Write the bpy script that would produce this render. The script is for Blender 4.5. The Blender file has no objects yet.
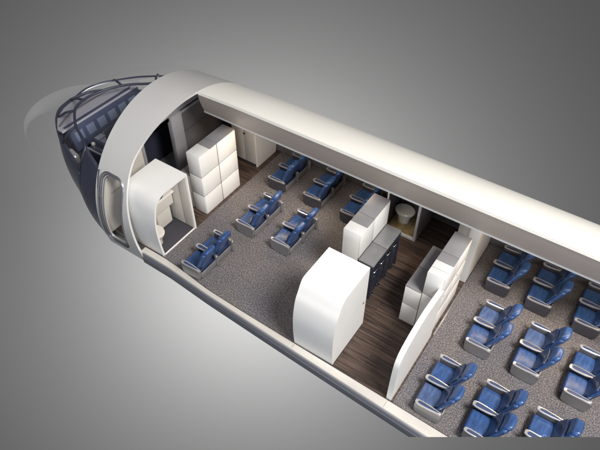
import bpy, bmesh, math, random
import numpy as np
from mathutils import Vector, Matrix
random.seed(4)
S = bpy.context.scene
COL = S.collection
PI = math.pi

# ------------------------------------------------------------------ materials
def mat(name, col, rough=.5, metal=0., spec=.5, coat=0., emit=None):
    m = bpy.data.materials.new(name); m.use_nodes = True
    b = m.node_tree.nodes['Principled BSDF']
    b.inputs['Base Color'].default_value = (*col, 1)
    b.inputs['Roughness'].default_value = rough
    b.inputs['Metallic'].default_value = metal
    b.inputs['Specular IOR Level'].default_value = spec
    b.inputs['Coat Weight'].default_value = coat
    if emit:
        b.inputs['Emission Color'].default_value = (*emit[0], 1)
        b.inputs['Emission Strength'].default_value = emit[1]
    return m

def nodes(m):
    nt = m.node_tree
    return nt, nt.nodes, nt.links, nt.nodes['Principled BSDF']

def vary(m, scale, amt, bump=0., rough_amt=0., stretch=(1, 1, 1), bscale=None):
    """gentle wear: the base colour and gloss wander a little in object space"""
    nt, N, L, b = nodes(m)
    tc = N.new('ShaderNodeTexCoord'); mp = N.new('ShaderNodeMapping')
    mp.inputs['Scale'].default_value = stretch
    L.new(tc.outputs['Object'], mp.inputs['Vector'])
    nz = N.new('ShaderNodeTexNoise'); nz.inputs['Scale'].default_value = scale
    nz.inputs['Detail'].default_value = 6
    L.new(mp.outputs['Vector'], nz.inputs['Vector'])
    c = list(b.inputs['Base Color'].default_value)
    r = N.new('ShaderNodeValToRGB')
    r.color_ramp.elements[0].position = .3; r.color_ramp.elements[1].position = .7
    r.color_ramp.elements[0].color = tuple(x * (1 - amt) for x in c[:3]) + (1,)
    r.color_ramp.elements[1].color = tuple(min(1, x * (1 + amt)) for x in c[:3]) + (1,)
    L.new(nz.outputs['Fac'], r.inputs['Fac']); L.new(r.outputs['Color'], b.inputs['Base Color'])
    if rough_amt:
        mr = N.new('ShaderNodeMapRange'); r0 = b.inputs['Roughness'].default_value
        mr.inputs['To Min'].default_value = max(.03, r0 - rough_amt)
        mr.inputs['To Max'].default_value = r0 + rough_amt
        L.new(nz.outputs['Fac'], mr.inputs['Value']); L.new(mr.outputs['Result'], b.inputs['Roughness'])
    if bump:
        n2 = N.new('ShaderNodeTexNoise'); n2.inputs['Scale'].default_value = bscale or scale * 6
        n2.inputs['Detail'].default_value = 4
        L.new(mp.outputs['Vector'], n2.inputs['Vector'])
        bp = N.new('ShaderNodeBump'); bp.inputs['Strength'].default_value = bump
        bp.inputs['Distance'].default_value = .01
        L.new(n2.outputs['Fac'], bp.inputs['Height']); L.new(bp.outputs['Normal'], b.inputs['Normal'])
    return m

WHITE = vary(mat('white laminate', (.78, .77, .75), .38), 1.5, .025, rough_amt=.05)
BEIGE = vary(mat('beige laminate', (.62, .58, .52), .45), 1.5, .04)
TOPGREY = vary(mat('grey cabinet top', (.20, .195, .205), .5), 3, .08, rough_amt=.06)
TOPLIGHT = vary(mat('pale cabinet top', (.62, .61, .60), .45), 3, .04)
COUNTER = vary(mat('brushed counter', (.27, .27, .275), .38, .5), 4, .1, rough_amt=.08)
GAP = mat('dark gap', (.035, .033, .035), .7)
SKIN = vary(mat('pearl fuselage paint', (.82, .80, .775), .30, .38, coat=.25), .8, .03, rough_amt=.05)
ROOFW = vary(mat('cream fuselage paint', (.83, .805, .745), .4, .0, coat=.15), .8, .02)
FRAME = vary(mat('brushed frame metal', (.42, .42, .45), .3, .8), 3, .08)
SILL = vary(mat('satin aluminium sill', (.76, .72, .665), .32, .38), 2, .06, rough_amt=.08, stretch=(.4, 3, 3))
SIDE = vary(mat('slate grey side metal', (.27, .27, .305), .42, .4), 1.5, .10, stretch=(.3, 1, 4))
NAVY = vary(mat('navy hull paint', (.095, .105, .160), .34, .35, coat=.2), 1.2, .12)
RAIL = vary(mat('charcoal blue rail', (.055, .06, .095), .4, .3), 3, .1)
NAVYIN = vary(mat('dark navy trim', (.030, .033, .055), .5), 3, .2)
PANELB = vary(mat('instrument panel blue', (.05, .06, .12), .5), 3, .15)
LAV = vary(mat('lavender grey glareshield', (.50, .48, .54), .55), 2, .05)
LINING = vary(mat('grey bulkhead lining', (.115, .108, .115), .55), 2, .08)
LINING2 = vary(mat('mid grey trim', (.27, .262, .275), .45), 2, .06)
BIN = vary(mat('taupe bin panel', (.54, .462, .40), .42), .6, .07, rough_amt=.06, stretch=(.25, 1, 1))
LIP = mat('white bin lip', (.85, .84, .82), .35)
SHELL = vary(mat('warm grey seat shell', (.27, .265, .272), .32, .5), 5, .08, rough_amt=.06)
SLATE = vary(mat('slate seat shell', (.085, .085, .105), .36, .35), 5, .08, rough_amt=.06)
RIM = mat('polished armrest rim', (.62, .605, .60), .24, .6)
CHROME = mat('chrome', (.75, .75, .76), .15, 1)
TRAY = mat('dark trolley blue', (.020, .023, .038), .35)
BLACK = mat('black', (.015, .015, .018), .5)
DISPLAY = mat('blue grey display glass', (.17, .20, .30), .22)
KEYPAD = vary(mat('pale keypad', (.36, .37, .42), .5), 60, .35)
RED = mat('red cap', (.35, .03, .03), .4)
PORCELAIN = mat('porcelain', (.75, .71, .66), .2)
GOLD = vary(mat('sandy gold floor', (.33, .25, .13), .5), 9, .3)
UNDER = mat('underfloor', (.12, .12, .13), .6)

def leather(name, col):
    m = mat(name, col, .33, 0, .5, coat=.25)
    m.node_tree.nodes['Principled BSDF'].inputs['Coat Roughness'].default_value = .18
    nt, N, L, b = nodes(m)
    tc = N.new('ShaderNodeTexCoord')
    n1 = N.new('ShaderNodeTexNoise'); n1.inputs['Scale'].default_value = 7; n1.inputs['Detail'].default_value = 5
    mp = N.new('ShaderNodeMapping'); mp.inputs['Scale'].default_value = (2.6, .8, 1)
    L.new(tc.outputs['Object'], mp.inputs['Vector']); L.new(mp.outputs['Vector'], n1.inputs['Vector'])
    r = N.new('ShaderNodeValToRGB')
    r.color_ramp.elements[0].position = .35; r.color_ramp.elements[1].position = .72
    r.color_ramp.elements[0].color = tuple(x * .75 for x in col) + (1,)
    r.color_ramp.elements[1].color = tuple(x * 1.3 for x in col) + (1,)
    L.new(n1.outputs['Fac'], r.inputs['Fac']); L.new(r.outputs['Color'], b.inputs['Base Color'])
    bp = N.new('ShaderNodeBump'); bp.inputs['Strength'].default_value = .45; bp.inputs['Distance'].default_value = .03
    L.new(n1.outputs['Fac'], bp.inputs['Height']); L.new(bp.outputs['Normal'], b.inputs['Normal'])
    return m
BLUE = leather('blue leather', (.027, .072, .205))
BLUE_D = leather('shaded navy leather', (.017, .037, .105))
BLUE_HI = leather('highlit blue leather', (.062, .100, .215))  # paler blue stands in for light catching the cushion creases
NAVYL = mat('dark navy leather', (.014, .022, .06), .4)
INLAY = mat('armrest inlay', (.035, .055, .13), .4)

def carpet():
    m = mat('speckled carpet', (.1, .1, .1), .95, 0, .1)
    nt, N, L, b = nodes(m)
    tc = N.new('ShaderNodeTexCoord')
    n1 = N.new('ShaderNodeTexNoise'); n1.inputs['Scale'].default_value = 40; n1.inputs['Detail'].default_value = 3; n1.inputs['Roughness'].default_value = .75
    v = N.new('ShaderNodeTexVoronoi'); v.inputs['Scale'].default_value = 45
    L.new(tc.outputs['Object'], n1.inputs['Vector']); L.new(tc.outputs['Object'], v.inputs['Vector'])
    r = N.new('ShaderNodeValToRGB'); e = r.color_ramp.elements
    e[0].position = .30; e[0].color = (.036, .038, .056, 1)
    e[1].position = .72; e[1].color = (.40, .355, .325, 1)
    k = r.color_ramp.elements.new(.5); k.color = (.132, .126, .132, 1)
    L.new(n1.outputs['Fac'], r.inputs['Fac'])
    mx = N.new('ShaderNodeMix'); mx.data_type = 'RGBA'; mx.blend_type = 'MULTIPLY'; mx.inputs[0].default_value = .35
    r2 = N.new('ShaderNodeValToRGB'); r2.color_ramp.elements[0].color = (.35, .35, .4, 1); r2.color_ramp.elements[1].color = (1.4, 1.4, 1.4, 1)
    L.new(v.outputs['Color'], r2.inputs['Fac'])
    L.new(r.outputs['Color'], mx.inputs[6]); L.new(r2.outputs['Color'], mx.inputs[7])
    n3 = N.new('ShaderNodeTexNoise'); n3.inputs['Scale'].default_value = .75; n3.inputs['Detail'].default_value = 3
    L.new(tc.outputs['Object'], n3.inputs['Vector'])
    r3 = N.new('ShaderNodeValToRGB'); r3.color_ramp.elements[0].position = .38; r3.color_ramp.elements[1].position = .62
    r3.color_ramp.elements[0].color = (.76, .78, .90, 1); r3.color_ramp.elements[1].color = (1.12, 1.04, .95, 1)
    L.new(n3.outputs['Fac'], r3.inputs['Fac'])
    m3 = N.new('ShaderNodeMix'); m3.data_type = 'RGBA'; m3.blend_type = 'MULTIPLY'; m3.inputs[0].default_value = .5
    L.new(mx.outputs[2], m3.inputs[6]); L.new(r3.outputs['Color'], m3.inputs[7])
    L.new(m3.outputs[2], b.inputs['Base Color'])
    bp = N.new('ShaderNodeBump'); bp.inputs['Strength'].default_value = .5; bp.inputs['Distance'].default_value = .02
    L.new(n1.outputs['Fac'], bp.inputs['Height']); L.new(bp.outputs['Normal'], b.inputs['Normal'])
    return m
CARPET = carpet()

def wood():
    m = mat('dark wood planks', (.05, .03, .02), .42, 0, .4)
    nt, N, L, b = nodes(m)
    tc = N.new('ShaderNodeTexCoord'); mp = N.new('ShaderNodeMapping'); mp.inputs['Scale'].default_value = (1.2, 22, 1)
    L.new(tc.outputs['Object'], mp.inputs['Vector'])
    n1 = N.new('ShaderNodeTexNoise'); n1.inputs['Scale'].default_value = 1.0; n1.inputs['Detail'].default_value = 7
    L.new(mp.outputs['Vector'], n1.inputs['Vector'])
    bk = N.new('ShaderNodeTexBrick'); bk.inputs['Scale'].default_value = 1
    bk.inputs['Brick Width'].default_value = .9; bk.inputs['Row Height'].default_value = .095
    bk.inputs['Mortar Size'].default_value = .0035
    bk.inputs['Color1'].default_value = (.75, .75, .75, 1); bk.inputs['Color2'].default_value = (1.25, 1.2, 1.15, 1)
    bk.inputs['Mortar'].default_value = (.3, .28, .28, 1)
    L.new(tc.outputs['Object'], bk.inputs['Vector'])
    r = N.new('ShaderNodeValToRGB'); e = r.color_ramp.elements
    e[0].position = .32; e[0].color = (.026, .018, .016, 1)
    e[1].position = .70; e[1].color = (.125, .086, .070, 1)
    L.new(n1.outputs['Fac'], r.inputs['Fac'])
    mx = N.new('ShaderNodeMix'); mx.data_type = 'RGBA'; mx.blend_type = 'MULTIPLY'; mx.inputs[0].default_value = 1
    L.new(r.outputs['Color'], mx.inputs[6]); L.new(bk.outputs['Color'], mx.inputs[7])
    L.new(mx.outputs[2], b.inputs['Base Color'])
    return m
WOOD = wood()

def clear(name, col, fac, rough=.15):
    m = bpy.data.materials.new(name); m.use_nodes = True
    nt = m.node_tree; N = nt.nodes; L = nt.links
    b = N['Principled BSDF']; b.inputs['Base Color'].default_value = (*col, 1); b.inputs['Roughness'].default_value = rough
    t = N.new('ShaderNodeBsdfTransparent'); mx = N.new('ShaderNodeMixShader'); mx.inputs[0].default_value = fac
    L.new(t.outputs[0], mx.inputs[1]); L.new(b.outputs[0], mx.inputs[2])
    L.new(mx.outputs[0], N['Material Output'].inputs['Surface'])
    return m
GHOST = clear('ghosted clear skin', (.60, .61, .60), .03, .6)
GLASS = clear('windscreen glass', (.60, .58, .66), .035, .12)

# ------------------------------------------------------------------ mesh helpers
def link(name, bm, m, parent=None, smooth=None, loc=(0, 0, 0)):
    me = bpy.data.meshes.new(name)
    bmesh.ops.recalc_face_normals(bm, faces=bm.faces)
    if smooth is not None:
        for f in bm.faces: f.smooth = True
    bm.to_mesh(me); bm.free()
    if smooth is not None and smooth > 0:
        me.set_sharp_from_angle(angle=math.radians(smooth))
    me.materials.append(m)
    o = bpy.data.objects.new(name, me); COL.objects.link(o); o.location = loc
    if parent: o.parent = parent
    return o

def thing(name, label, cat, loc=(0, 0, 0), group=None):
    o = bpy.data.objects.new(name, None); COL.objects.link(o); o.location = loc
    o.empty_display_size = .2
    o['label'] = label; o['category'] = cat
    if group: o['group'] = group
    return o

def struct(o):
    o['kind'] = 'structure'; return o

def box(bm, x0, x1, y0, y1, z0, z1, bev=0., seg=2):
    t = bmesh.new()
    bmesh.ops.create_cube(t, size=1)
    for v in t.verts:
        v.co = Vector((x0 + (v.co.x + .5) * (x1 - x0), y0 + (v.co.y + .5) * (y1 - y0), z0 + (v.co.z + .5) * (z1 - z0)))
    if bev: bmesh.ops.bevel(t, geom=t.edges[:], offset=bev, segments=seg, profile=.5, affect='EDGES')
    join(bm, t); return bm

def join(bm, t):
    vs = [bm.verts.new(v.co) for v in t.verts]
    t.verts.index_update()
    for f in t.faces:
        try: bm.faces.new([vs[v.index] for v in f.verts])
        except ValueError: pass
    t.free()

def bx(name, m, parent, *a, bev=.006, seg=2):
    bm = bmesh.new(); box(bm, *a, bev=bev, seg=seg)
    return link(name, bm, m, parent, smooth=35)

def rbox(bm, x0, x1, y0, y1, z0, z1, r, nin=5, nc=3, fn=None):
    """rounded box with a dense grid; fn bends its points"""
    h = [(x1 - x0) / 2, (y1 - y0) / 2, (z1 - z0) / 2]; c = [(x0 + x1) / 2, (y0 + y1) / 2, (z0 + z1) / 2]
    r = min(r, *(k * .999 for k in h))
    def axis(hh):
        a = [-(hh - r) - r * math.tan(PI / 4 * (nc - i) / nc) for i in range(nc)]
        mid = [-(hh - r) + 2 * (hh - r) * i / nin for i in range(nin + 1)]
        return a + mid + [-q for q in reversed(a)]
    A = [axis(k) for k in h]; cache = {}
    def V(p):
        key = tuple(round(q, 5) for q in p)
        if key in cache: return cache[key]
        inn = Vector([max(-(h[i] - r), min(h[i] - r, p[i])) for i in range(3)])
        d = Vector(p) - inn
        q = inn + (d.normalized() * r if d.length > 1e-9 else d)
        q = q + Vector(c)
        if fn: q = Vector(fn(q))
        v = bm.verts.new(q); cache[key] = v; return v
    for ax in range(3):
        u, w = (ax + 1) % 3, (ax + 2) % 3
        for s in (-1, 1):
            for i in range(len(A[u]) - 1):
                for j in range(len(A[w]) - 1):
                    q = []
                    for (a, b) in ((i, j), (i + 1, j), (i + 1, j + 1), (i, j + 1)):
                        p = [0, 0, 0]; p[ax] = s * h[ax]; p[u] = A[u][a]; p[w] = A[w][b]; q.append(V(p))
                    try: bm.faces.new(q)
                    except ValueError: pass
    return bm

def prism(bm, pts, x0, x1):
    """polygon in (y,z) pushed along x"""
    a = [bm.verts.new((x0, y, z)) for y, z in pts]; b = [bm.verts.new((x1, y, z)) for y, z in pts]
    bm.faces.new(a); bm.faces.new(list(reversed(b)))
    n = len(pts)
    for i in range(n): bm.faces.new((a[i], b[i], b[(i + 1) % n], a[(i + 1) % n]))
    return bm

def strip(bm, outer, inner, x0, x1):
    """open band between two (y,z) paths pushed along x: a bent wall with thickness"""
    n = len(outer)
    g = [[bm.verts.new((x, *p)) for p in path] for x in (x0, x1) for path in (outer, inner)]
    a0, b0, a1, b1 = g
    for i in range(n - 1):
        bm.faces.new((a0[i], a0[i + 1], a1[i + 1], a1[i])); bm.faces.new((b0[i], b1[i], b1[i + 1], b0[i + 1]))
        bm.faces.new((a0[i], b0[i], b0[i + 1], a0[i + 1])); bm.faces.new((a1[i], a1[i + 1], b1[i + 1], b1[i]))
    for i in (0, n - 1): bm.faces.new((a0[i], a1[i], b1[i], b0[i]))
    return bm

def tube(bm, pts, r, n=8, closed=False, flat=1.):
    P = [Vector(p) for p in pts]; rings = []
    for i, p in enumerate(P):
        a = P[(i - 1) % len(P)] if (closed or i > 0) else p
        b = P[(i + 1) % len(P)] if (closed or i < len(P) - 1) else p
        d = (b - a).normalized()
        up = Vector((0, 0, 1)) if abs(d.z) < .95 else Vector((1, 0, 0))
        s = d.cross(up).normalized(); u = s.cross(d)
        rings.append([bm.verts.new(p + r * (math.cos(2 * PI * k / n) * s * flat + math.sin(2 * PI * k / n) * u)) for k in range(n)])
    m = len(rings)
    for i in range(m if closed else m - 1):
        A, B = rings[i], rings[(i + 1) % m]
        for k in range(n): bm.faces.new((A[k], A[(k + 1) % n], B[(k + 1) % n], B[k]))
    if not closed: bm.faces.new(rings[0]); bm.faces.new(list(reversed(rings[-1])))
    return bm

def spline(pts, n=8):
    P = [Vector(p) for p in pts]; out = []
    for i in range(len(P) - 1):
        p0 = P[max(i - 1, 0)]; p1 = P[i]; p2 = P[i + 1]; p3 = P[min(i + 2, len(P) - 1)]
        for k in range(n):
            t = k / n
            out.append(.5 * ((2 * p1) + (p2 - p0) * t + (2 * p0 - 5 * p1 + 4 * p2 - p3) * t * t + (3 * p1 - p0 - 3 * p2 + p3) * t ** 3))
    out.append(P[-1]); return out

def lathe(bm, prof, c, n=24, sx=1., sy=1.):
    rings = [[bm.verts.new((c[0] + r * sx * math.cos(2 * PI * k / n), c[1] + r * sy * math.sin(2 * PI * k / n), c[2] + z)) for k in range(n)] for r, z in prof]
    for A, B in zip(rings, rings[1:]):
        for k in range(n): bm.faces.new((A[k], A[(k + 1) % n], B[(k + 1) % n], B[k]))
    bm.faces.new(rings[0]); bm.faces.new(list(reversed(rings[-1]))); return bm

def itp(x, tab):
    tab = sorted(tab); return float(np.interp(x, [t[0] for t in tab], [t[1] for t in tab]))

# ------------------------------------------------------------------ fuselage
YC, ZC, R = 7.5, .36, 2.62
XE = 4.6                                            # aft end of the model
def ry(x): return itp(x, [(-9.1, 2.47), (-8, 2.55), (-6.5, 2.60), (9, 2.57)])
def ryn(x): return itp(x, [(-9.1, 2.43), (-8, 2.42), (-5.9, 2.46), (-4, 2.53), (-1, 2.645), (5, 2.75)])
def rz(x): return itp(x, [(-9.1, 2.53), (-7, 2.61), (0, 2.62), (5, 2.60)])
def yo(x): return itp(x, [(-9.3, 5.17), (-8.3, 5.15), (-7.1, 5.14), (-5.9, 5.06), (-4, 4.985), (-.96, 4.88), (5, 4.74)])
def yi(x): return itp(x, [(-9.1, 5.30), (-7.4, 5.31), (-6.9, 5.28), (-6.0, 5.18), (-5, 5.15), (-3.5, 5.13), (0, 5.09), (5, 5.04)])
def surf(x, th, off=0.):
    a = math.radians(th); k = ry(x) if th <= 90 else ryn(x)
    return Vector((x, YC + (k + off) * math.cos(a), ZC + (rz(x) + off) * math.sin(a)))
def thz(x, z, near=True):
    a = math.degrees(math.asin((z - ZC) / R)); return 180 - a if near else a

plane_root = thing('airliner_fuselage', 'cutaway airliner fuselage with pearl skin, cream roof strip, silver floor sill and ghosted clear nose', 'aircraft')

def skin(name, m, ths, xa, xb, nx, t_out=0., t_in=-.09, parent=plane_root, link_it=True):
    """curved skin panel with thickness; xa / xb give the ends at each angle"""
    bm = bmesh.new(); O = []; I = []
    for th in ths:
        a, b = xa(th), xb(th)
        O.append([bm.verts.new(surf(a + (b - a) * k / nx, th, t_out)) for k in range(nx + 1)])
        I.append([bm.verts.new(surf(a + (b - a) * k / nx, th, t_in)) for k in range(nx + 1)])
    nt = len(ths)
    for i in range(nt - 1):
        for k in range(nx):
            bm.faces.new((O[i][k], O[i][k + 1], O[i + 1][k + 1], O[i + 1][k]))
            bm.faces.new((I[i][k], I[i + 1][k], I[i + 1][k + 1], I[i][k + 1]))
        for k in (0, nx): bm.faces.new((O[i][k], O[i + 1][k], I[i + 1][k], I[i][k]))
    for i in (0, nt - 1):
        for k in range(nx): bm.faces.new((O[i][k], I[i][k], I[i][k + 1], O[i][k + 1]))
    return link(name, bm, m, parent, smooth=40)

CUT = [(60, -7.98), (86, -7.99), (96, -8.02), (106, -8.06), (120, -8.15), (130, -8.21), (138, -8.24), (149, -8.20), (158, -8.15), (167, -8.08), (178, -8.0), (188, -7.94), (200, -7.94)]
cutsp = spline([(a, b, 0) for a, b in CUT], 6)
cuttab = [(p.x, p.y) for p in cutsp]
TH0 = thz(-9, -.4, False)
ths = list(np.linspace(TH0, 86, 40)) + list(np.linspace(88, 188, 60))
ths_band = ths + [thz(-8.5, -.4)]
band = skin('forward_skin_band', SKIN, sorted(ths_band), lambda t: -9.12, lambda t: itp(t, cuttab), 10, 0, -.05)

# door opening: rounded outline cut straight through the near side
DX0, DX1, DZ0, DZ1 = -8.88, -8.33, .02, 1.72
def rrect(x0, x1, z0, z1, r, n=8):
    out = []
    for cx, cz, a0 in ((x1 - r, z1 - r, 0), (x0 + r, z1 - r, 90), (x0 + r, z0 + r, 180), (x1 - r, z0 + r, 270)):
        for k in range(n + 1):
            a = math.radians(a0 + 90 * k / n); out.append((cx + r * math.cos(a), cz + r * math.sin(a)))
    return out
bm = bmesh.new(); rp = rrect(DX0, DX1, DZ0, DZ1, .17)
a = [bm.verts.new((x, 4.2, z)) for x, z in rp]; b = [bm.verts.new((x, 6.2, z)) for x, z in rp]
bm.faces.new(a); bm.faces.new(list(reversed(b)))
for i in range(len(rp)): bm.faces.new((a[i], b[i], b[(i + 1) % len(rp)], a[(i + 1) % len(rp)]))
cutter = link('cutter', bm, SKIN)
md = band.modifiers.new('b', 'BOOLEAN'); md.operation = 'DIFFERENCE'; md.object = cutter; md.solver = 'EXACT'
bpy.context.view_layer.update()
me = bpy.data.meshes.new_from_object(band.evaluated_get(bpy.context.evaluated_depsgraph_get()))
band.modifiers.clear(); band.data = me
bpy.data.objects.remove(cutter)
me.set_sharp_from_angle(angle=math.radians(40))

def near_y(x, z, off=0.):
    s = (z - ZC) / (rz(x) + off); return YC - (ryn(x) + off) * math.sqrt(max(0, 1 - s * s))
def door_ring(grow, r, off, m, name='door_frame', flat=1.):
    bm = bmesh.new()
    q = rrect(DX0 - grow, DX1 + grow * .35, DZ0 - grow, DZ1 + grow * .35, .17 + grow * .5, 8); rr = []
    for i in range(len(q)):
        (xa, za), (xb, zb) = q[i], q[(i + 1) % len(q)]
        m_ = max(1, int(math.hypot(xb - xa, zb - za) / .06))
        rr += [(xa + (xb - xa) * k / m_, za + (zb - za) * k / m_) for k in range(m_)]
    pts = [(x, near_y(x, z, off), z) for x, z in rr]
    tube(bm, pts, r, 8, True)
    return link(name, bm, m, plane_root, smooth=0)
door_ring(.0, .014, -.008, FRAME)
door_ring(.05, .010, .0, GAP, 'door_seal')
door_ring(.085, .016, .004, FRAME)
door_ring(.125, .008, .0, GAP, 'door_seal')
door_ring(.155, .012, .002, FRAME)

# roof strip on the far side, from the crown down
rt = sorted(list(np.linspace(TH0, 86, 46)))
roof = skin('roof_skin', ROOFW, rt, lambda t: -7.98, lambda t: XE, 60, 0, -.07)
# inner lining of the far wall
skin('wall_lining', LINING, list(np.linspace(thz(0, .0, False), 78, 24)), lambda t: -9.0, lambda t: XE - .02, 30, -.10, -.13)

# floor sill on the near side and grey side below it
xs = np.linspace(-7.62, XE, 60)
def rails(name, m, prof, x0=-7.95, par=plane_root):
    bm = bmesh.new(); rows = []
    for x in np.linspace(x0, XE, 60):
        rows.append([bm.verts.new((x, y, z)) for y, z in prof(x)])
    n = len(rows[0])
    for A, B in zip(rows, rows[1:]):
        for k in range(n): bm.faces.new((A[k], A[(k + 1) % n], B[(k + 1) % n], B[k]))
    bm.faces.new(rows[0]); bm.faces.new(list(reversed(rows[-1])))
    return link(name, bm, m, par, smooth=40)
def nw(x, z, off=0): return near_y(x, z, off)
rails('floor_sill', SILL, lambda x: [(yo(x) + .006, -.02), (yo(x) + .006, .012), (yo(x) + .016, .024), (yi(x) - .016, .024), (yi(x) - .006, .014), (yi(x) - .006, -.06), (yo(x) + .02, -.06)], -7.97)
rails('side_strip', SIDE, lambda x: [(yo(x), -.022), (yo(x) - .008, -.035), (yo(x) - .010, -.14), (yo(x) + .008, -.150), (yo(x) + .008, -.160), (yo(x) - .010, -.17), (yo(x) - .004, -.37), (yo(x) + .03, -.41), (yi(x) - .03, -.41), (yi(x) - .03, -.07), (yo(x) + .03, -.07), (yo(x) + .03, -.022)], -7.97)
for x in (-6.9, -3.64, -1.52):
    bx('sill_joint', LINING2, plane_root, x, x + .01, yo(x) + .03, yi(x) - .02, .01, .0255, bev=0)
rails('shadow_gap', GAP, lambda x: [(yi(x) - .006, -.01), (yi(x) - .006, .010), (yi(x) + .010, .010), (yi(x) + .010, -.01)])

# floor slab (reaches under everything, follows the hull in plan)
HW = [(-9.05, 2.40), (-9.5, 2.27), (-10, 2.12), (-10.5, 1.88), (-11, 1.66), (-11.5, 1.45), (-12, 1.14), (-12.4, .82), (-12.65, .47), (-12.75, 0)]
plan = spline([(x, w, 0) for x, w in HW], 5)
def hull_w(x): return itp(x, [(p.x, p.y) for p in plan])
bm = bmesh.new()
pl = [(x, yi(x) - .02) for x in np.linspace(XE, -9.05, 30)] + [(p.x, YC - p.y * .94) for p in plan if p.x < -9.2] + [(p.x, YC + p.y * .94) for p in reversed(plan) if p.x < -9.2] + [(-9.05, 9.88), (-8.6, 9.97), (XE, 9.99)]
t = [bm.verts.new((x, y, -.01)) for x, y in pl]; u = [bm.verts.new((x, y, -.38)) for x, y in pl]
bm.faces.new(t); bm.faces.new(list(reversed(u)))
for i in range(len(pl)): bm.faces.new((t[i], u[i], u[(i + 1) % len(pl)], t[(i + 1) % len(pl)]))
struct(link('floor', bm, UNDER))
def sheet(name, m, x0, x1, y0, y1, z):
    bm = bmesh.new(); n = 24
    V = []
    for i in range(n + 1):
        x = x0 + (x1 - x0) * i / n; ya = yi(x) - .008
        V.append([bm.verts.new((x, ya + (y1 - ya) * j / 8, z)) for j in range(9)])
    for i in range(n):
        for j in range(8): bm.faces.new((V[i][j], V[i + 1][j], V[i + 1][j + 1], V[i][j + 1]))
    o = link(name, bm, m); return struct(o)
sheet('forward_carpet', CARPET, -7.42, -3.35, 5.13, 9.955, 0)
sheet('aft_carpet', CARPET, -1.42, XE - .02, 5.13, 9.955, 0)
sheet('wood_floor', WOOD, -3.345, -1.425, 5.13, 9.955, 0)
sheet('entry_wood_floor', WOOD, -9.02, -7.425, 5.13, 9.955, 0)
bx('threshold_strip', FRAME, plane_root, -3.36, -3.33, 6.34, 6.88, 0, .008, bev=.002)
bx('threshold_strip', FRAME, plane_root, -1.44, -1.41, 6.9, 8.5, 0, .008, bev=.002)

# overhead bin panel hung from the crown, its pale lower lip and its underside
bm = bmesh.new()
prof = [(7.70, 2.90), (7.715, 2.84), (7.78, 2.66), (7.88, 2.44), (7.99, 2.22), (8.075, 2.09)]
prof = [(p.x, p.y) for p in spline([(a, b, 0) for a, b in prof], 4)]
back = [(y + .05, z + .01) for y, z in prof]
n = len(prof); rows = []
for k in range(41):
    f = k / 40
    def xx(i): return (-7.96 - .30 * (i / (n - 1))) * (1 - f) + (XE - .02) * f
    rows.append([bm.verts.new((xx(i), *prof[i])) for i in range(n)] + [bm.verts.new((xx(i), *back[i])) for i in reversed(range(n))])
for A, B in zip(rows, rows[1:]):
    for k in range(2 * n): bm.faces.new((A[k], A[(k + 1) % (2 * n)], B[(k + 1) % (2 * n)], B[k]))
bm.faces.new(rows[0]); bm.faces.new(list(reversed(rows[-1])))
binr = link('overhead_bin_panel', bm, BIN, plane_root, smooth=40)
bm = bmesh.new(); box(bm, -8.27, XE - .02, 8.06, 8.125, 2.05, 2.10, bev=.012); o = link('bin_lip', bm, LIP, binr, smooth=40)
bm = bmesh.new(); box(bm, -8.2, XE - .03, 8.13, 9.45, 2.055, 2.085); link('bin_underside', bm, LINING2, binr, smooth=40)

# forward bulkhead at the cockpit with its doorway
BX = -9.05
def arc_top(y, off=-.11):
    c = max(-1, min(1, (y - YC) / ((ry(BX) if y > YC else ryn(BX)) + off))); return ZC + (rz(BX) + off) * math.sqrt(1 - c * c)
def bulk(name, m, y0, y1, z0, z1f, x0, x1, par):
    bm = bmesh.new(); n = 14
    pts = [(y0, z0), (y1, z0)] + [(y0 + (y1 - y0) * (1 - k / n), z1f(y0 + (y1 - y0) * (1 - k / n))) for k in range(n + 1)]
    prism(bm, pts, x0, x1); return link(name, bm, m, par, smooth=35)
bh = thing('forward_bulkhead', 'dark grey cockpit bulkhead wall with open doorway inside the pearl skin band', 'bulkhead', (0, 0, 0))
bulk('upper_panel', LINING2, 5.6, 9.4, 1.88, lambda y: arc_top(y), BX, BX + .06, bh)
bulk('side_panel', BEIGE, 5.16, 6.62, 0, lambda y: min(1.875, arc_top(y)), BX, BX + .06, bh)
bulk('dark_panel', LINING, 7.95, 9.80, 0, lambda y: min(1.875, arc_top(y)), BX, BX + .06, bh)
bx('door_post', LINING2, bh, BX - .02, BX + .13, 7.58, 7.95, 0, 1.9, bev=.02)
bx('door_post', LINING2, bh, BX - .02, BX + .10, 6.60, 6.68, 0, 1.9, bev=.02)
bx('top_trim', LINING2, bh, BX + .06, BX + .11, 7.9, 9.3, 1.80, 1.86, bev=.01)
for z in (.62, 1.22): bx('groove', GAP, bh, BX + .058, BX + .064, 7.97, 9.75, z, z + .012, bev=0)
bx('door_leaf', NAVYIN, bh, BX - .9, BX - .86, 6.4, 8.3, 0, 1.85, bev=.01)
bx('wall_seam', LINING2, bh, BX + .06, BX + .068, 5.5, 6.55, 1.02, 1.035, bev=0)

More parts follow.
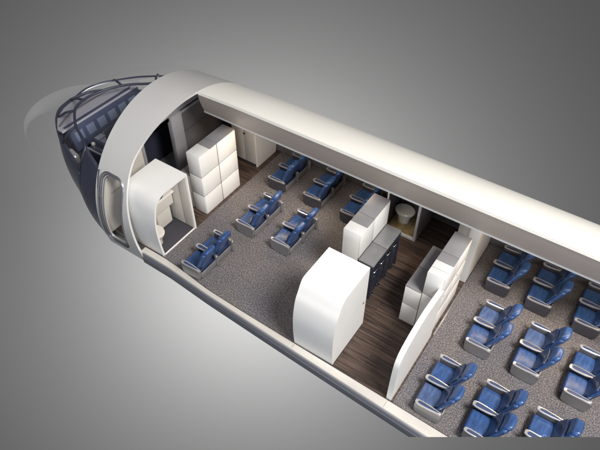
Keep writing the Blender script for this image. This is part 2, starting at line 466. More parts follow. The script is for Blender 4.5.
# ------------------------------------------------------------------ nose
def hw(x, z):
    s = (z - ZC) / (itp(x, [(-13, 1.9), (-10.1, 1.95), (-9.05, 2.66)]) if z > ZC else 2.66); return hull_w(x) / .992 * math.sqrt(max(0, 1 - s * s))
def side_top(x): return itp(x, [(-13, 1.0), (-10.10, 1.02), (-10.0, 1.62), (-9.0, 1.74)])
full = [(p.x, -p.y) for p in plan] + [(p.x, p.y) for p in reversed(plan)][1:]
def hp(x, s, z, sc=1.):
    f = hw(x, z) / max(hull_w(x), 1e-6) if hull_w(x) > .01 else 1
    return Vector((x if sc == 1. else -9.05 + (x + 9.05) * sc, YC + s * f * sc, z))
bm = bmesh.new(); cols = []
for x, s in full:
    zt = side_top(x)
    o_ = [bm.verts.new(hp(x, s, -.4 + (zt + .4) * k / 12)) for k in range(13)]
    i_ = [bm.verts.new(hp(x, s, -.4 + (zt + .4) * k / 12, .965)) for k in range(13)]
    cols.append((o_, i_))
for (A, a), (B, b) in zip(cols, cols[1:]):
    for k in range(12):
        bm.faces.new((A[k], B[k], B[k + 1], A[k + 1])); bm.faces.new((a[k], a[k + 1], b[k + 1], b[k]))
    bm.faces.new((A[12], B[12], b[12], a[12])); bm.faces.new((A[0], a[0], b[0], B[0]))
link('nose_hull', bm, NAVY, plane_root, smooth=40)

low = [hp(x, s, 1.03, .995) for x, s in full if x < -10.1]
ext = [(-11.2, 9.98, 1.10)]
bm = bmesh.new(); tube(bm, low, .034, 8); 
bm2 = bm
link('window_lower_rail', bm2, RAIL, plane_root, smooth=0)
up = spline([(-10.05, 5.88, 1.62), (-10.4, 6.08, 1.64), (-10.92, 6.33, 1.62), (-11.40, 6.70, 1.60), (-11.58, 6.96, 1.60), (-11.64, 7.40, 1.60), (-11.50, 7.90, 1.60), (-11.18, 8.32, 1.62), (-10.72, 8.62, 1.66), (-10.0, 9.0, 1.80), (-9.1, 9.3, 1.95)], 6)
bm = bmesh.new(); tube(bm, up, .034, 8); link('window_upper_rail', bm, RAIL, plane_root, smooth=0)
# far side windscreen edge that shows above the rail
farl = spline([(-12.66, 7.39, 1.0), (-12.83, 8.05, 1.0), (-12.69, 8.57, 1.0), (-12.43, 8.94, 1.0), (-11.9, 9.3, 1.1), (-11.1, 9.5, 1.30), (-10.2, 9.45, 1.62), (-9.14, 9.2, 1.75)], 6)
bm = bmesh.new(); tube(bm, farl, .030, 8); link('window_lower_rail', bm, RAIL, plane_root, smooth=0)
posts = [((-10.12, 5.60, 1.02), (-10.05, 5.88, 1.62)), ((-10.92, 6.33, 1.62), (-11.35, 6.08, 1.03)), ((-11.45, 6.76, 1.60), (-12.35, 6.75, 1.02)),
         ((-11.62, 7.2, 1.6), (-12.72, 7.5, 1.02)), ((-11.30, 8.2, 1.61), (-12.5, 8.86, 1.02)), ((-10.55, 8.72, 1.68), (-11.3, 9.46, 1.30))]
for a_, b_ in posts:
    bm = bmesh.new(); tube(bm, [a_, ((a_[0] + b_[0]) / 2 - .03, (a_[1] + b_[1]) / 2, (a_[2] + b_[2]) / 2 + .03), b_], .034, 8)
    link('window_post', bm, RAIL, plane_root, smooth=0)
# windscreen glass between the rails
bm = bmesh.new(); g = []
lo_s = [low[int(i * (len(low) - 1) / 30)] for i in range(31)]; up_s = [up[int(i * (len(up) - 1) * .8 / 30)] for i in range(31)]
rows = [[bm.verts.new(a_.lerp(b_, k / 4)) for k in range(5)] for a_, b_ in zip(lo_s, up_s)]
for A, B in zip(rows, rows[1:]):
    for k in range(4): bm.faces.new((A[k], B[k], B[k + 1], A[k + 1]))
gl = link('windscreen', bm, GLASS, plane_root, smooth=0)
md = gl.modifiers.new('s', 'SOLIDIFY'); md.thickness = .012

# ghosted clear outer nose: radome and crown
st = [(-9.06, 2.49, 2.60, .36), (-9.5, 2.40, 2.54, .36), (-10, 2.25, 2.40, .34), (-10.6, 2.04, 2.18, .32), (-11.3, 1.80, 1.80, .28), (-12.0, 1.58, 1.42, .22), (-12.6, 1.44, 1.22, .12), (-13.2, 1.30, 1.10, .0),
      (-13.8, 1.08, .92, -.15), (-14.3, .84, .70, -.28), (-14.62, .58, .46, -.36), (-14.82, .32, .25, -.4), (-14.88, .04, .03, -.4)]
sts = spline([(a_, b_, c_) for a_, b_, c_, _ in st], 4); zcs = spline([(a_, d_, 0) for a_, _, _, d_ in st], 4)
bm = bmesh.new(); rows = []
for p, q in zip(sts, zcs):
    row = []
    zb = itp(p.x, [(-15.1, -.4), (-13.2, -.4), (-12.5, .55), (-12.1, 1.0), (-10.7, 1.05), (-10.2, 2.0), (-9.0, 2.1)])
    a0 = math.asin(max(-1, min(1, (zb - q.y) / p.z)))
    for k in range(49):
        th = a0 + (PI - 2 * a0) * k / 48
        row.append(bm.verts.new((p.x, YC + p.y * math.cos(th), max(-.42, q.y + p.z * math.sin(th)))))
    rows.append(row)
for A, B in zip(rows, rows[1:]):
    for k in range(48): bm.faces.new((A[k], B[k], B[k + 1], A[k + 1]))
gh = link('clear_nose_skin', bm, GHOST, plane_root, smooth=0)

# cockpit fittings
ip = thing('instrument_panel', 'dark blue cockpit instrument panel with a row of square displays under the pale glareshield', 'instrument panel')
bm = bmesh.new(); box(bm, -11.62, -11.45, 6.38, 8.80, .60, 1.24, bev=.02)
for v in bm.verts: v.co.x += (1.24 - v.co.z) * .25
link('panel_face', bm, PANELB, ip, smooth=35)
for i in range(6):
    y = 6.50 + i * .37
    bm = bmesh.new(); box(bm, -11.452, -11.436, y, y + .25, .82, 1.07, bev=.004)
    for v in bm.verts: v.co.x += (1.24 - v.co.z) * .25
    link('display', bm, DISPLAY, ip, smooth=35)
bm = bmesh.new()
gp = [(-11.44, 6.22), (-11.9, 6.36), (-12.3, 6.7), (-12.52, 7.1), (-12.6, 7.5), (-12.52, 7.9), (-12.3, 8.3), (-11.9, 8.64), (-11.44, 8.95)]
t = [bm.verts.new((x, y, 1.27 if i in (0, 8) else 1.06)) for i, (x, y) in enumerate(gp)]; u = [bm.verts.new((x, y, 1.22 if i in (0, 8) else 1.01)) for i, (x, y) in enumerate(gp)]
bm.faces.new(t); bm.faces.new(list(reversed(u)))
for i in range(9): bm.faces.new((t[i], u[i], u[(i + 1) % 9], t[(i + 1) % 9]))
link('glareshield', bm, LAV, ip, smooth=30)
bm = bmesh.new(); tube(bm, spline([(-11.85, 6.45, 1.15), (-12.05, 6.9, 1.15), (-12.1, 7.5, 1.15), (-12.05, 8.1, 1.15), (-11.85, 8.6, 1.15)], 6), .02, 6); link('glareshield_trim', bm, LINING, ip, smooth=0)
pd = thing('centre_console', 'low cockpit console covered in pale keypads between the pilot seats', 'console')
bm = bmesh.new(); box(bm, -11.30, -10.2, 6.85, 7.80, 0, .70, bev=.03); link('console_body', bm, PANELB, pd, smooth=35)
for i in range(4):
    for j in range(3):
        bx('keypad', KEYPAD, pd, -11.28 + i * .22, -11.10 + i * .22, 6.92 + j * .29, 7.17 + j * .29, .695, .72, bev=.006)
for k, (y, lb) in enumerate(((6.42, 'navy pilot seat with red buckle beside the near cockpit window'), (8.15, 'navy pilot seat on the far side of the keypad console'))):
    ps = thing('pilot_seat', lb, 'pilot seat', (-10.55, y, 0), 'pilot seats')
    bm = bmesh.new(); rbox(bm, -.28, .24, 0, .5, .22, .38, .06); link('seat_cushion', bm, NAVYIN, ps, smooth=0)
    bm = bmesh.new(); rbox(bm, .18, .32, .02, .48, .3, 1.0, .06, fn=lambda q: (q.x + (q.z - .3) * .15, q.y, q.z)); link('backrest', bm, NAVYIN, ps, smooth=0)
    bm = bmesh.new(); lathe(bm, [(.16, 0), (.16, .03), (.05, .05), (.05, .24)], (0, .25, 0)); link('seat_post', bm, BLACK, ps, smooth=30)
    bm = bmesh.new(); lathe(bm, [(.01, 0), (.045, .012), (.045, .035), (.01, .045)], (-.05, .2, .375), 14); link('buckle', bm, RED, ps, smooth=30)
sc_ = thing('side_console', 'navy side console with a pale shelf edge and white knob by the near cockpit wall', 'console')
bm = bmesh.new(); box(bm, -10.90, -9.7, 6.40, 6.60, 0, .88, bev=.02); link('console_body', bm, NAVY, sc_, smooth=35)
bx('shelf_edge', RIM, sc_, -10.91, -10.35, 6.39, 6.44, .87, .91)
bm = bmesh.new(); lathe(bm, [(.012, 0), (.012, .07), (.04, .09), (.055, .13), (.04, .17), (.01, .185)], (-10.74, 6.52, .88), 16); link('knob', bm, PORCELAIN, sc_, smooth=50)
ww = thing('side_window_wiper_motor', 'pale pearl rounded housing low behind the near cockpit side window', 'housing')
bm = bmesh.new(); rbox(bm, -11.25, -10.95, 6.02, 6.2, .60, .86, .08, fn=lambda q: (q.x, q.y, q.z - (q.x + 11.1) * .5)); link('housing_cover', bm, RIM, ww, smooth=0)

# ------------------------------------------------------------------ lavatory block by the door (open on its aft side)
def curve_profile(y_top, ztop, ybase, yfar, n=10):
    """near-side outline that bends in with the cabin wall"""
    pts = spline([(ybase + .02, 0, 0), (ybase - .02, .45, 0), (ybase - .02, .95, 0), (ybase + .05, 1.35, 0), (ybase + .15, 1.56, 0), (y_top - .04, ztop - .035, 0), (y_top + .10, ztop - .001, 0)], n)
    return [(p.x, p.y) for p in pts] + [(yfar, ztop)]
lv = thing('forward_lavatory', 'white curved lavatory block by the front door, open side showing sink and toilet', 'lavatory')
LX0, LX1 = -8.36, -7.42
outer = curve_profile(5.64, 1.70, 5.32, 6.45) + [(6.45, 0)]
inner = []
c0 = Vector((5.95, .8))
for (y, z) in outer[:-2]:
    d = (Vector((5.95, min(z, 1.3))) - Vector((y, z))).normalized(); inner.append((y + d.x * .045, min(z + d.y * .045, 1.655)))
inner += [(6.405, 1.655), (6.405, 0)]
bm = bmesh.new(); strip(bm, outer, inner, LX0, LX1); link('shell', bm, WHITE, lv, smooth=30)
bm = bmesh.new(); prism(bm, [(y + (.02 if y < 6 else -.02), min(z, 1.68)) for y, z in outer], LX0 + .005, LX0 + .045); link('forward_wall', bm, BEIGE, lv, smooth=30)
bx('lining_panel', BEIGE, lv, LX0 + .05, LX1 - .30, 6.385, 6.402, .03, 1.64)
bx('lining_panel', BEIGE, lv, LX1 - .285, LX1 - .01, 6.385, 6.402, .03, 1.64)
bx('floor_panel', mat('charcoal lavatory floor', (.045, .045, .055), .6), lv, LX0 + .05, LX1 - .03, 5.34, 6.38, .008, .02, bev=.002)
bx('door_sill', WHITE, lv, LX1 - .03, LX1, 5.33, 6.40, .005, .035, bev=.004)
sk = bx('washbasin_cabinet', BEIGE, lv, LX0 + .05, LX0 + .42, 5.72, 6.36, .62, .98, bev=.03, seg=4)
bx('worktop', PORCELAIN, lv, LX0 + .05, LX0 + .48, 5.60, 6.38, .98, 1.02, bev=.015)
bm = bmesh.new(); lathe(bm, [(.15, 0), (.165, .015), (.15, .022), (.12, .004), (.03, -.01)], (LX0 + .28, 6.0, 1.015), 24); link('basin', bm, CHROME, lv, smooth=40)
bm = bmesh.new(); tube(bm, [(LX0 + .10, 6.0, 1.02), (LX0 + .10, 6.0, 1.16), (LX0 + .14, 6.0, 1.2), (LX0 + .24, 6.0, 1.18)], .014, 8); link('tap', bm, CHROME, lv, smooth=40)
bx('mirror', BLACK, lv, LX0 + .05, LX0 + .06, 5.8, 6.3, 1.12, 1.6, bev=.003)
bx('towel_box', CHROME, lv, LX0 + .05, LX0 + .14, 6.18, 6.36, 1.1, 1.3, bev=.01)
bx('lower_cabinet', BEIGE, lv, LX0 + .05, LX0 + .34, 5.85, 6.3, .03, .62, bev=.05, seg=4)
def toilet(name, lab, c, par, ax=0):
    bm = bmesh.new(); lathe(bm, [(.10, 0), (.12, .03), (.11, .12), (.16, .27), (.19, .33), (.19, .36)], c, 28, 1.25, 1.0)
    t = link(name, bm, PORCELAIN, par, smooth=50)
    bm = bmesh.new(); lathe(bm, [(.195, 0), (.20, .012), (.19, .03), (.14, .034), (.1, .03)], (c[0], c[1], c[2] + .36), 28, 1.25, 1.0)
    link('toilet_seat', bm, PORCELAIN, t, smooth=50); return t
toilet('toilet', '', (LX0 + .52, 5.56, .02), lv)
bx('cistern_shroud', BEIGE, lv, LX0 + .05, LX0 + .34, 5.36, 5.82, .02, .62, bev=.06, seg=4)

# ------------------------------------------------------------------ solid white curved closet amidships
cl = thing('curved_closet', 'tall solid white closet with curved side standing on the sill before the wood galley', 'closet')
pr = curve_profile(5.45, 1.80, 5.13, 6.33) + [(6.33, 0)]
bm = bmesh.new(); prism(bm, pr, -3.66, -2.76)
ed = [e for e in bm.edges if e.calc_face_angle(0) > .6]
bmesh.ops.bevel(bm, geom=ed, offset=.012, segments=3, profile=.5, affect='EDGES')
link('body', bm, WHITE, cl, smooth=30)
bx('latch', CHROME, cl, -2.765, -2.752, 6.20, 6.24, .80, .86, bev=.003)
bx('plinth', GAP, cl, -3.64, -2.752, 5.2, 6.31, .0, .018, bev=0)

# ------------------------------------------------------------------ tall cabinets
def cabinet(root, x0, x1, y0, y1, h, ysplits, zsplits, near_z, aft_from=0., tops=((0, 1, 'g'),), body=WHITE, fwd=False):
    bx('carcass', GAP, root, x0 + .012, x1 - .012, y0 + .012, y1 - .012, .0, h - .012, bev=0)
    g = .010
    ys = [y0] + list(ysplits) + [y1]; zs = [aft_from] + list(zsplits) + [h]
    for a_, b_ in zip(ys, ys[1:]):
        for c_, d_ in zip(zs, zs[1:]):
            bx('locker_door', body, root, x1 - .014, x1, a_ + g, b_ - g, c_ + g, d_ - g, bev=.004)
            if fwd: bx('locker_door', body, root, x0, x0 + .014, a_ + g, b_ - g, c_ + g, d_ - g, bev=.004)
    zs = [0] + list(near_z) + [h]
    for c_, d_ in zip(zs, zs[1:]):
        bx('side_panel', body, root, x0 + .003, x1 - .016, y0, y0 + .014, c_ + g, d_ - g, bev=.004)
        bx('side_panel', body, root, x0 + .003, x1 - .016, y1 - .014, y1, c_ + g, d_ - g, bev=.004)
    for a_, b_, k in tops:  # pale near sections paint the light falling on the tops into the colour
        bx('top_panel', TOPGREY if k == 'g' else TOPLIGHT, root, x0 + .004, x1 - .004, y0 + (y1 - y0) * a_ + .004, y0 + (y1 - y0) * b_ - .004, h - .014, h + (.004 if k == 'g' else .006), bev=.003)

fc = thing('forward_galley_cabinet', 'tall white six-locker cabinet with grey top beside the lavatory block', 'cabinet')
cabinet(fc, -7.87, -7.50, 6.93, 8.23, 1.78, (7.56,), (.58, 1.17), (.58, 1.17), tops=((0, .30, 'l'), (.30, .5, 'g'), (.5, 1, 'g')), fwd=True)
fl = thing('forward_galley_counter', 'low grey counter tucked behind the six-locker cabinet', 'counter')
bx('body', WHITE, fl, -8.16, -7.88, 6.96, 8.2, 0, 1.05); bx('worktop', COUNTER, fl, -8.18, -7.88, 6.94, 8.22, 1.052, 1.08)

def hull_wall(name, m, par, x0, x1, y0, h=1.9, bev=.006):
    ye = lambda z: YC + (R - .17) * math.sqrt(1 - ((z - ZC) / (R - .17)) ** 2) - .05
    bm = bmesh.new(); prism(bm, [(y0, 0)] + [(ye(h * k / 10), h * k / 10) for k in range(11)] + [(y0, h)], x0, x1)
    ed = [e for e in bm.edges if e.calc_face_angle(0) > .7]
    bmesh.ops.bevel(bm, geom=ed, offset=bev, segments=3, profile=.5, affect='EDGES')
    return link(name, bm, m, par, smooth=30)
# wardrobe at the far wall
wd = thing('wardrobe', 'white two-door wardrobe against the far wall under the bin edge', 'wardrobe')
hull_wall('carcass', WHITE, wd, -8.34, -7.56, 9.04, 1.86)
for a_, b_ in ((-8.33, -7.95), (-7.94, -7.58)):
    d = bx('door', BEIGE, wd, a_ + .006, b_ - .006, 9.02, 9.04, .10, 1.82, bev=.004)
bm = bmesh.new(); lathe(bm, [(.02, 0), (.03, .01), (.025, .03)], (0, 0, 0), 14)
k_ = link('door_knob', bm, GAP, d, smooth=30); k_.rotation_euler = (PI / 2, 0, 0); k_.location = (-7.90, 9.02, 1.0)
bx('kickboard', GAP, wd, -8.33, -7.60, 9.03, 9.04, .0, .09, bev=0)
bx('louvre', TOPLIGHT, wd, -8.20, -8.05, 9.012, 9.02, 1.66, 1.76, bev=.003)

# mid galley: tall cabinet, counter and trolleys
mc = thing('mid_galley_cabinet', 'tall white galley cabinet with grey top behind the dark trolley counter', 'cabinet')
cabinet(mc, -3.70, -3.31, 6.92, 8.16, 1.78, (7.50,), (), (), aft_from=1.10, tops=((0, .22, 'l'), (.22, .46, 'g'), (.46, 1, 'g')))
ct = thing('trolley_counter', 'grey topped counter with dark trolley bays facing the wood galley floor', 'counter')
bx('bay_back', TRAY, ct, -3.30, -3.24, 6.92, 8.14, 0, 1.05, bev=0)
bx('worktop', COUNTER, ct, -3.305, -2.95, 6.92, 7.495, 1.06, 1.10, bev=.006)
bx('worktop', COUNTER, ct, -3.305, -2.95, 7.505, 8.14, 1.06, 1.10, bev=.006)
bx('end_panel', TRAY, ct, -3.30, -2.955, 6.92, 6.95, 0, 1.058)
bx('end_panel', TRAY, ct, -3.30, -2.955, 8.11, 8.14, 0, 1.058)
bx('fascia', BLACK, ct, -3.0, -2.975, 6.95, 8.11, .93, 1.058, bev=.003)
for i in range(4):
    y = 6.955 + i * .289
    lb = ['dark blue trolley in the bay nearest the white curved closet', 'second dark blue trolley from the curved closet, under the worktop',
          'third dark blue trolley from the curved closet, under the worktop', 'dark blue trolley in the bay nearest the far glazed lavatory'][i]
    tr = thing('galley_trolley', lb, 'trolley', (-2.98, y, 0), 'trolleys parked under the mid galley counter')
    bx('body', TRAY, tr, -.24, -.012, .012, .272, .05, .90, bev=.008)
    bx('door', TRAY, tr, -.012, .0, .02, .264, .08, .78, bev=.004)
    bm = bmesh.new(); tube(bm, [(-.01, .03, .84), (.03, .035, .84), (.03, .25, .84), (-.01, .255, .84)], .010, 8); link('handle', bm, CHROME, tr, smooth=0)
    bx('latch', CHROME, tr, .0, .018, .10, .18, .60, .625, bev=.003)
    bx('brake_pedal', CHROME, tr, -.01, .05, .09, .15, .035, .05, bev=.004)
    for a_ in (.04, .23):
        bm = bmesh.new(); tube(bm, [(-.06, a_, .03), (-.06, a_ + .02, .03)], .028, 12); link('castor', bm, BLACK, tr, smooth=30)

# aft galley: low counter and tall cabinet
ag = thing('aft_galley_counter', 'low two-tier white counter with slate grey top facing the wood galley floor', 'counter')
bx('carcass', GAP, ag, -2.19, -1.86, 6.87, 8.09, 0, 1.10, bev=0)
for a_, b_ in ((.01, .56), (.575, 1.10)):
    bx('side_panel', WHITE, ag, -2.20, -1.86, 6.85, 6.872, a_, b_, bev=.004)
    for k in range(3): bx('drawer_front', WHITE, ag, -2.20, -2.186, 6.875 + k * .408, 7.275 + k * .408, a_, b_, bev=.004)
bx('worktop', TOPGREY, ag, -2.205, -1.855, 6.85, 7.43, 1.104, 1.13, bev=.005)
bx('worktop', TOPGREY, ag, -2.205, -1.855, 7.44, 8.10, 1.104, 1.13, bev=.005)
ac = thing('aft_galley_cabinet', 'tall white galley cabinet with grey top behind the white cabin partition', 'cabinet')
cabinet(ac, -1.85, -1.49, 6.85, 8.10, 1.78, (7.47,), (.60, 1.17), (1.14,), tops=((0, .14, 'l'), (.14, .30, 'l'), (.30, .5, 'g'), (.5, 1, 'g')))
for y in (7.0, 7.62): bx('latch', LINING2, ac, -1.492, -1.478, y, y + .05, 1.13, 1.155, bev=.003)

# partitions
pt = thing('near_partition', 'slim white sail-shaped cabin partition rising from the silver sill to the aft galley', 'partition')
pp = spline([(5.13, .0, 0), (5.12, .5, 0), (5.13, .95, 0), (5.17, 1.25, 0), (5.33, 1.44, 0), (5.7, 1.56, 0), (6.2, 1.60, 0), (6.84, 1.50, 0)], 6)
bm = bmesh.new(); prism(bm, [(p.x, p.y) for p in pp] + [(6.84, 0)], -1.56, -1.46)
ed = [e for e in bm.edges if e.calc_face_angle(0) > .6]
bmesh.ops.bevel(bm, geom=ed, offset=.03, segments=4, profile=.5, affect='EDGES')
link('panel', bm, WHITE, pt, smooth=30)
pf = thing('far_partition', 'broad white cabin partition with rounded edge under the bin behind the aft galley', 'partition')
hull_wall('panel', WHITE, pf, -1.66, -1.44, 8.52, 2.0, .06)
bx('end_post', TOPLIGHT, pf, -1.90, -1.662, 8.53, 8.62, 0, 2.04, bev=.01)

# far glazed lavatory
gl_ = thing('far_lavatory', 'glazed lavatory cubicle with sandy gold floor under the bin beside the trolleys', 'lavatory')
hull_wall('side_wall', LINING2, gl_, -2.97, -2.90, 9.03, 1.98)
hull_wall('side_wall', LINING, gl_, -3.76, -3.70, 9.03, 1.98)
bx('front_post', WHITE, gl_, -3.74, -3.70, 8.99, 9.03, 0, 1.99, bev=.006)
bx('front_post', TOPLIGHT, gl_, -2.96, -2.90, 8.98, 9.03, 0, 1.99, bev=.006)
bx('threshold', TOPLIGHT, gl_, -3.70, -2.96, 8.98, 9.04, 0, .07, bev=.006)
bx('floor_panel', GOLD, gl_, -3.69, -2.98, 9.045, 9.78, .01, .03, bev=.002)
bx('back_wall', LINING, gl_, -3.69, -2.98, 9.74, 9.78, .03, 1.1, bev=.0)
toilet('toilet', '', (-3.42, 9.42, .03), gl_)
o = bx('door_glass', clear('smoked glass', (.25, .28, .34), .35, .08), gl_, -2.995, -2.98, 9.10, 9.70, .06, 1.7, bev=.002)
bx('grab_rail', CHROME, gl_, -3.02, -3.00, 9.2, 9.24, .5, 1.4, bev=.006)

# ------------------------------------------------------------------ seats
def side_shell(bm, y0, y1, x0=0., x1=.52, z1=.33):
    rp = []
    def arc(cx, cz, r, a0, n=6):
        for k in range(n + 1):
            a = math.radians(a0 + 90 * k / n); rp.append((cx + r * math.cos(a), cz + r * math.sin(a)))
    arc(x1 - .04, z1 - .04, .04, 0); arc(x0 + .05, z1 - .05, .05, 90); arc(x0 + .12, .12, .10, 180); arc(x1 - .10, .10, .08, 270)
    rp2 = rp
    t = bmesh.new()
    a = [t.verts.new((x, y0, z)) for x, z in rp2]; b = [t.verts.new((x, y1, z)) for x, z in rp2]
    t.faces.new(a); t.faces.new(list(reversed(b)))
    for i in range(len(rp2)): t.faces.new((a[i], b[i], b[(i + 1) % len(rp2)], a[(i + 1) % len(rp2)]))
    ed = [e for e in t.edges if e.calc_face_angle(0) > 1.2]
    bmesh.ops.bevel(t, geom=ed, offset=.014, segments=3, profile=.5, affect='EDGES')
    join(bm, t)

def arm_top(parent, x0, x1, yc, w, z):
    bm = bmesh.new(); n = 28; rim_o = []; rim_i = []
    L_ = x1 - x0
    def loop(gx, gw):
        out = []
        for k in range(n):
            a = 2 * PI * k / n
            cx = math.copysign(abs(math.cos(a)) ** .42, math.cos(a)); cy = math.copysign(abs(math.sin(a)) ** .5, math.sin(a))
            u = (cx + 1) / 2
            taper = 1.0 - .42 * max(0, u - .35) / .65
            out.append((x0 + L_ / 2 + cx * (L_ / 2 - gx), yc + cy * (w / 2 * taper - gw)))
        return out
    A = loop(0, 0); B = loop(.045, .019)
    v = [[bm.verts.new((x, y, zz)) for x, y in P] for P, zz in ((A, z - .03), (A, z), (B, z + .004), (B, z - .016))]
    for P, Q in zip(v, v[1:]):
        for k in range(n): bm.faces.new((P[k], P[(k + 1) % n], Q[(k + 1) % n], Q[k]))
    bm.faces.new(v[0]); bm.faces.new(list(reversed(v[3])))
    o = link('armrest', bm, RIM, parent, smooth=50)
    bm = bmesh.new(); C_ = loop(.052, .023)
    t = [bm.verts.new((x, y, z - .002)) for x, y in C_]; u = [bm.verts.new((x, y, z - .014)) for x, y in C_]
    bm.faces.new(t); bm.faces.new(list(reversed(u)))
    for k in range(n): bm.faces.new((t[k], u[k], u[(k + 1) % n], t[(k + 1) % n]))
    link('armrest_inlay', bm, INLAY, o, smooth=40)

def make_seat():
    root = thing('twin_seat', 'x', 'aircraft seat', group='blue twin seats')
    for y0 in (0., 1.10):
        bm = bmesh.new(); side_shell(bm, y0, y0 + .075); link('side_shell', bm, SHELL, root, smooth=30)
    bm = bmesh.new(); box(bm, -.03, .40, .565, .61, .10, .31, bev=.015); link('centre_console', bm, NAVYIN, root, smooth=30)
    bm = bmesh.new(); rbox(bm, .46, .555, .55, .625, .0, .34, .035, nin=2); link('rear_fin', bm, SHELL, root, smooth=0)
    bm = bmesh.new(); rbox(bm, .47, .565, 1.095, 1.17, .0, .34, .035, nin=2); link('rear_fin', bm, SHELL, root, smooth=0)
    bm = bmesh.new(); box(bm, .06, .50, .08, 1.095, .03, .13, bev=.02); link('seat_base', bm, SHELL, root, smooth=30)
    bm = bmesh.new(); box(bm, .485, .515, .08, 1.095, .04, .20, bev=.01); link('rear_rail', bm, SHELL, root, smooth=30)
    for i, y0 in enumerate((.082, .615)):
        y1 = y0 + .478; yc = (y0 + y1) / 2
        def puff(q, y0=y0, y1=y1):
            u = (q.x - .0) / .42; v = (q.y - y0) / (y1 - y0)
            k = max(0, q.z - .18) / .08
            return (q.x, q.y, q.z + k * (.018 * math.sin(PI * max(0, min(1, u))) * math.sin(PI * v) + .012 * (1 - u)))
        bm = bmesh.new(); rbox(bm, -.02, .40, y0 + .022, y1 - .022, .12, .25, .04, nin=8, fn=puff)
        cu = link('seat_cushion', bm, BLUE_HI if False else BLUE, root, smooth=0)
        bm = bmesh.new(); rbox(bm, -.035, .46, y0, y1, .10, .215, .03, nin=3); link('seat_pan', bm, NAVYL, root, smooth=0)
        bm = bmesh.new(); rbox(bm, -.045, .0, y0 + .02, y1 - .02, .04, .19, .02, nin=3); link('leg_rest', bm, NAVYIN, root, smooth=0)
        # reclined back with curled wings
        def back(q, yc=yc, y0=y0, y1=y1):
            t = (q.z - .20) / .67; s = (q.y - yc) / ((y1 - y0) / 2)
            x = q.x + .20 * t + .03 * t * t - .05 * s * s * (1 - .5 * t)
            z = q.z - .018 * s * s * max(0, t - .5) * 2
            y = yc + (q.y - yc) * (1 - .16 * max(0, t - .4) / .6)
            return (x, y, z)
        bm = bmesh.new(); rbox(bm, .365, .45, y0, y1 - .004, .20, .80, .042, nin=10, nc=4, fn=back)
        bk = link('backrest', bm, BLUE, root, smooth=0)
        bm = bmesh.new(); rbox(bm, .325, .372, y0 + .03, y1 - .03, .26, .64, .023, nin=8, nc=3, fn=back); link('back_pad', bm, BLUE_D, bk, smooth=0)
        bm = bmesh.new(); rbox(bm, .335, .475, y0 + .045, y1 - .05, .66, .885, .066, nin=8, nc=5, fn=back); link('headrest', bm, BLUE, bk, smooth=0)
        bm = bmesh.new()
        tube(bm, [back(Vector((.46, y0 + .05, .26))), back(Vector((.466, y0 + .05, .5))), back(Vector((.466, y0 + .06, .74))), back(Vector((.466, yc, .76))), back(Vector((.466, y1 - .06, .74))), back(Vector((.466, y1 - .05, .5))), back(Vector((.46, y1 - .05, .26)))], .006, 6)
        link('piping', bm, INLAY, bk, smooth=0)
    arm_top(root, .0, .50, .040, .10, .352)
    arm_top(root, -.06, .44, .587, .125, .352)
    arm_top(root, -.02, .46, 1.135, .10, .352)
    return root

def copy_tree(o, parent=None):
    c = o.copy(); COL.objects.link(c); c.parent = parent
    for ch in o.children: copy_tree(ch, c)
    return c
YN, YM, YF = 5.18, 6.91, 8.58
seats = [
 (-6.76, 5.245, 'lone blue twin seat by the silver sill in the front cabin, nearest the lavatory block', 'f'),
 (-6.57, YM, 'blue twin seat in the middle of the front cabin, nearer the six-locker cabinet', 'f'),
 (-5.56, YM, 'blue twin seat in the middle of the front cabin, nearer the white curved closet', 'f'),
 (-6.87, YF, 'front cabin blue twin seat under the bin edge, beside the wardrobe', 'f'),
 (-5.80, YF, 'front cabin blue twin seat under the bin edge, second from the wardrobe', 'f'),
 (-4.73, YF, 'front cabin blue twin seat partly hidden behind the mid galley cabinet', 'f'),
 (-1.05, YF, 'rear cabin blue twin seat under the bin edge, beside the broad white partition', 'a'),
 (-.17, YF, 'rear cabin blue twin seat under the bin edge, second from the broad white partition', 'a'),
 (.80, YF, 'rear cabin blue twin seat under the bin edge at the right of the photo', 'a'),
 (-.82, YM, 'rear cabin blue twin seat in the middle block, closest to the aft galley cabinet', 'w'),
 (.13, YM, 'rear cabin blue twin seat at the centre of the middle block of three', 'w'),
 (1.09, YM, 'rear cabin blue twin seat in the middle block at the right border of the photo', 'a'),
 (2.04, YM, 'blue twin seat sliced by the cut edge at the bottom right corner', 'a'),
 (-1.05, YN, 'rear cabin blue twin seat by the silver sill, whole and beside the slim partition', 'w'),
 (-.12, YN, 'blue twin seat by the sill sliced by the cut edge, nearer the slim partition', 'a'),
 (.83, YN, 'blue twin seat sliced through its far half by the bottom cut edge', 'a'),
]
proto = make_seat()
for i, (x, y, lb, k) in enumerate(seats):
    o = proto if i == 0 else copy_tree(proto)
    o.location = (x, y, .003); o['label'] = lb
    o['group'] = 'blue twin seats in the front cabin' if k == 'f' else 'blue twin seats in the rear cabin'
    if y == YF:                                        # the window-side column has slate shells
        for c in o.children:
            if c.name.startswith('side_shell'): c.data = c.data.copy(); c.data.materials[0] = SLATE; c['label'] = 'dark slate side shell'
    if k == 'w':                                       # paler cushions: crease highlights put into the leather colour
        cs = sorted([c for c in o.children if c.name.startswith('seat_cushion')], key=lambda c: c.data.vertices[0].co.y)
        c = cs[1] if y != YN else cs[0]
        c.data = c.data.copy(); c.data.materials[0] = BLUE_HI; c['label'] = 'seat cushion painted paler for crease highlights'

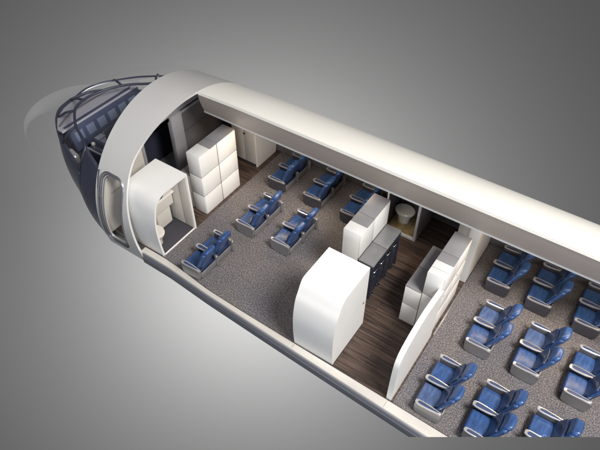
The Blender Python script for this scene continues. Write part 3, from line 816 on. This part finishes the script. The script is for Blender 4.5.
# ------------------------------------------------------------------ camera
f, W = 575.03, 600.
pitch, yaw = math.radians(46.1657), math.radians(124.396)
d = Vector((math.cos(pitch) * math.cos(yaw), math.cos(pitch) * math.sin(yaw), -math.sin(pitch)))
r_ = d.cross(Vector((0, 0, 1))).normalized(); u_ = r_.cross(d)
cam = bpy.data.cameras.new('camera'); co = bpy.data.objects.new('camera', cam); COL.objects.link(co)
M = Matrix((r_, u_, -d)).transposed().to_4x4(); M.translation = Vector((0, 0, 10)); co.matrix_world = M
cam.sensor_width = 36; cam.lens = f / W * 36; cam.clip_end = 1000; S.camera = co

# studio paper standing well behind and below the model
bm = bmesh.new(); bmesh.ops.create_grid(bm, x_segments=2, y_segments=2, size=90)
o = link('backdrop', bm, vary(mat('studio grey paper', (.162, .160, .158), .9, 0, .1), .05, .01)); struct(o)
Bc = Vector((0, 0, 10)) + d * 37
Mb = Matrix((r_, u_, -d)).transposed().to_4x4(); Mb.translation = Bc; o.matrix_world = Mb

# the model is sawn off along one sloping plane at its aft near corner
bpy.context.view_layer.update()
v = d * f - u_ * (437 - 225)
nrm = r_.cross(v).normalized()
if nrm.dot(d) < 0: nrm = -nrm
C0 = Vector((0, 0, 10))
gone = set()
for o in [q for q in COL.objects if q.type == 'MESH' and not q.name.startswith('backdrop')]:
    mw = o.matrix_world
    ds = [(mw @ Vector(c) - C0).dot(nrm) for c in o.bound_box]
    if min(ds) >= 0: continue
    if max(((mw @ q.co) - C0).dot(nrm) for q in o.data.vertices) <= 0:
        gone.add(o); gone.update(o.children); continue
    bm = bmesh.new(); bm.from_mesh(o.data); inv = mw.inverted()
    pc = inv @ C0; pn = (mw.to_3x3().transposed() @ nrm).normalized()
    res = bmesh.ops.bisect_plane(bm, geom=bm.verts[:] + bm.edges[:] + bm.faces[:], plane_co=pc, plane_no=pn, clear_inner=True)
    ed = [g for g in res['geom_cut'] if isinstance(g, bmesh.types.BMEdge)]
    if ed and not o.name.endswith('carpet'):
        try: bmesh.ops.triangle_fill(bm, use_beauty=True, edges=ed)
        except Exception: pass
    me = o.data.copy(); bm.to_mesh(me); bm.free(); o.data = me
for o in gone: bpy.data.objects.remove(o)

# ------------------------------------------------------------------ light
w = bpy.data.worlds.new('World'); S.world = w; w.use_nodes = True
bg = w.node_tree.nodes['Background']; bg.inputs[0].default_value = (.84, .90, 1.0, 1); bg.inputs[1].default_value = .19
def area(name, loc, aim, size, power, col):
    l = bpy.data.lights.new(name, 'AREA'); l.shape = 'DISK'; l.size = size; l.energy = power; l.color = col
    o = bpy.data.objects.new(name, l); COL.objects.link(o); o.location = loc
    o.rotation_euler = (Vector(aim) - Vector(loc)).to_track_quat('-Z', 'Y').to_euler(); return o
area('key_softbox', (5.5, 3.5, 15), (-3.5, 7.4, 0), 5.0, 4000, (1.0, .965, .92))
area('overhead_softbox', (-4.5, -1.5, 13), (-4.5, 8.2, 0), 8.0, 300, (1.0, .97, .94))
area('fill_softbox', (4.5, -9, 6.0), (-1.5, 6.5, .5), 5.0, 850, (.82, .89, 1.0))
def point(name, loc, power, rad, col=(1, 1, 1)):
    l = bpy.data.lights.new(name, 'POINT'); l.energy = power; l.shadow_soft_size = rad; l.color = col
    o = bpy.data.objects.new(name, l); COL.objects.link(o); o.location = loc; return o
lp = Vector((0, 0, 10)) + (d + r_ * (240 - 300) / f - u_ * (275 - 225) / f) * 26
point('backdrop_lamp', lp, 23500, 0)

def strip_light(x0, x1, power):
    l = bpy.data.lights.new('cabin_strip_light', 'AREA'); l.shape = 'RECTANGLE'; l.size = x1 - x0; l.size_y = .12; l.energy = power; l.color = (1.0, .80, .58)
    o = bpy.data.objects.new('cabin_strip_light', l); COL.objects.link(o); o.location = ((x0 + x1) / 2, 8.35, 2.03)
    o.rotation_euler = (math.radians(-12), 0, 0)
strip_light(-7.3, -3.9, 42); strip_light(-1.2, 3.2, 52)

S.view_settings.view_transform = 'Standard'; S.view_settings.look = 'None'
S.view_settings.exposure = 0; S.view_settings.gamma = 1
S.cycles.use_denoising = True
S.cycles.max_bounces = 8; S.cycles.transparent_max_bounces = 16
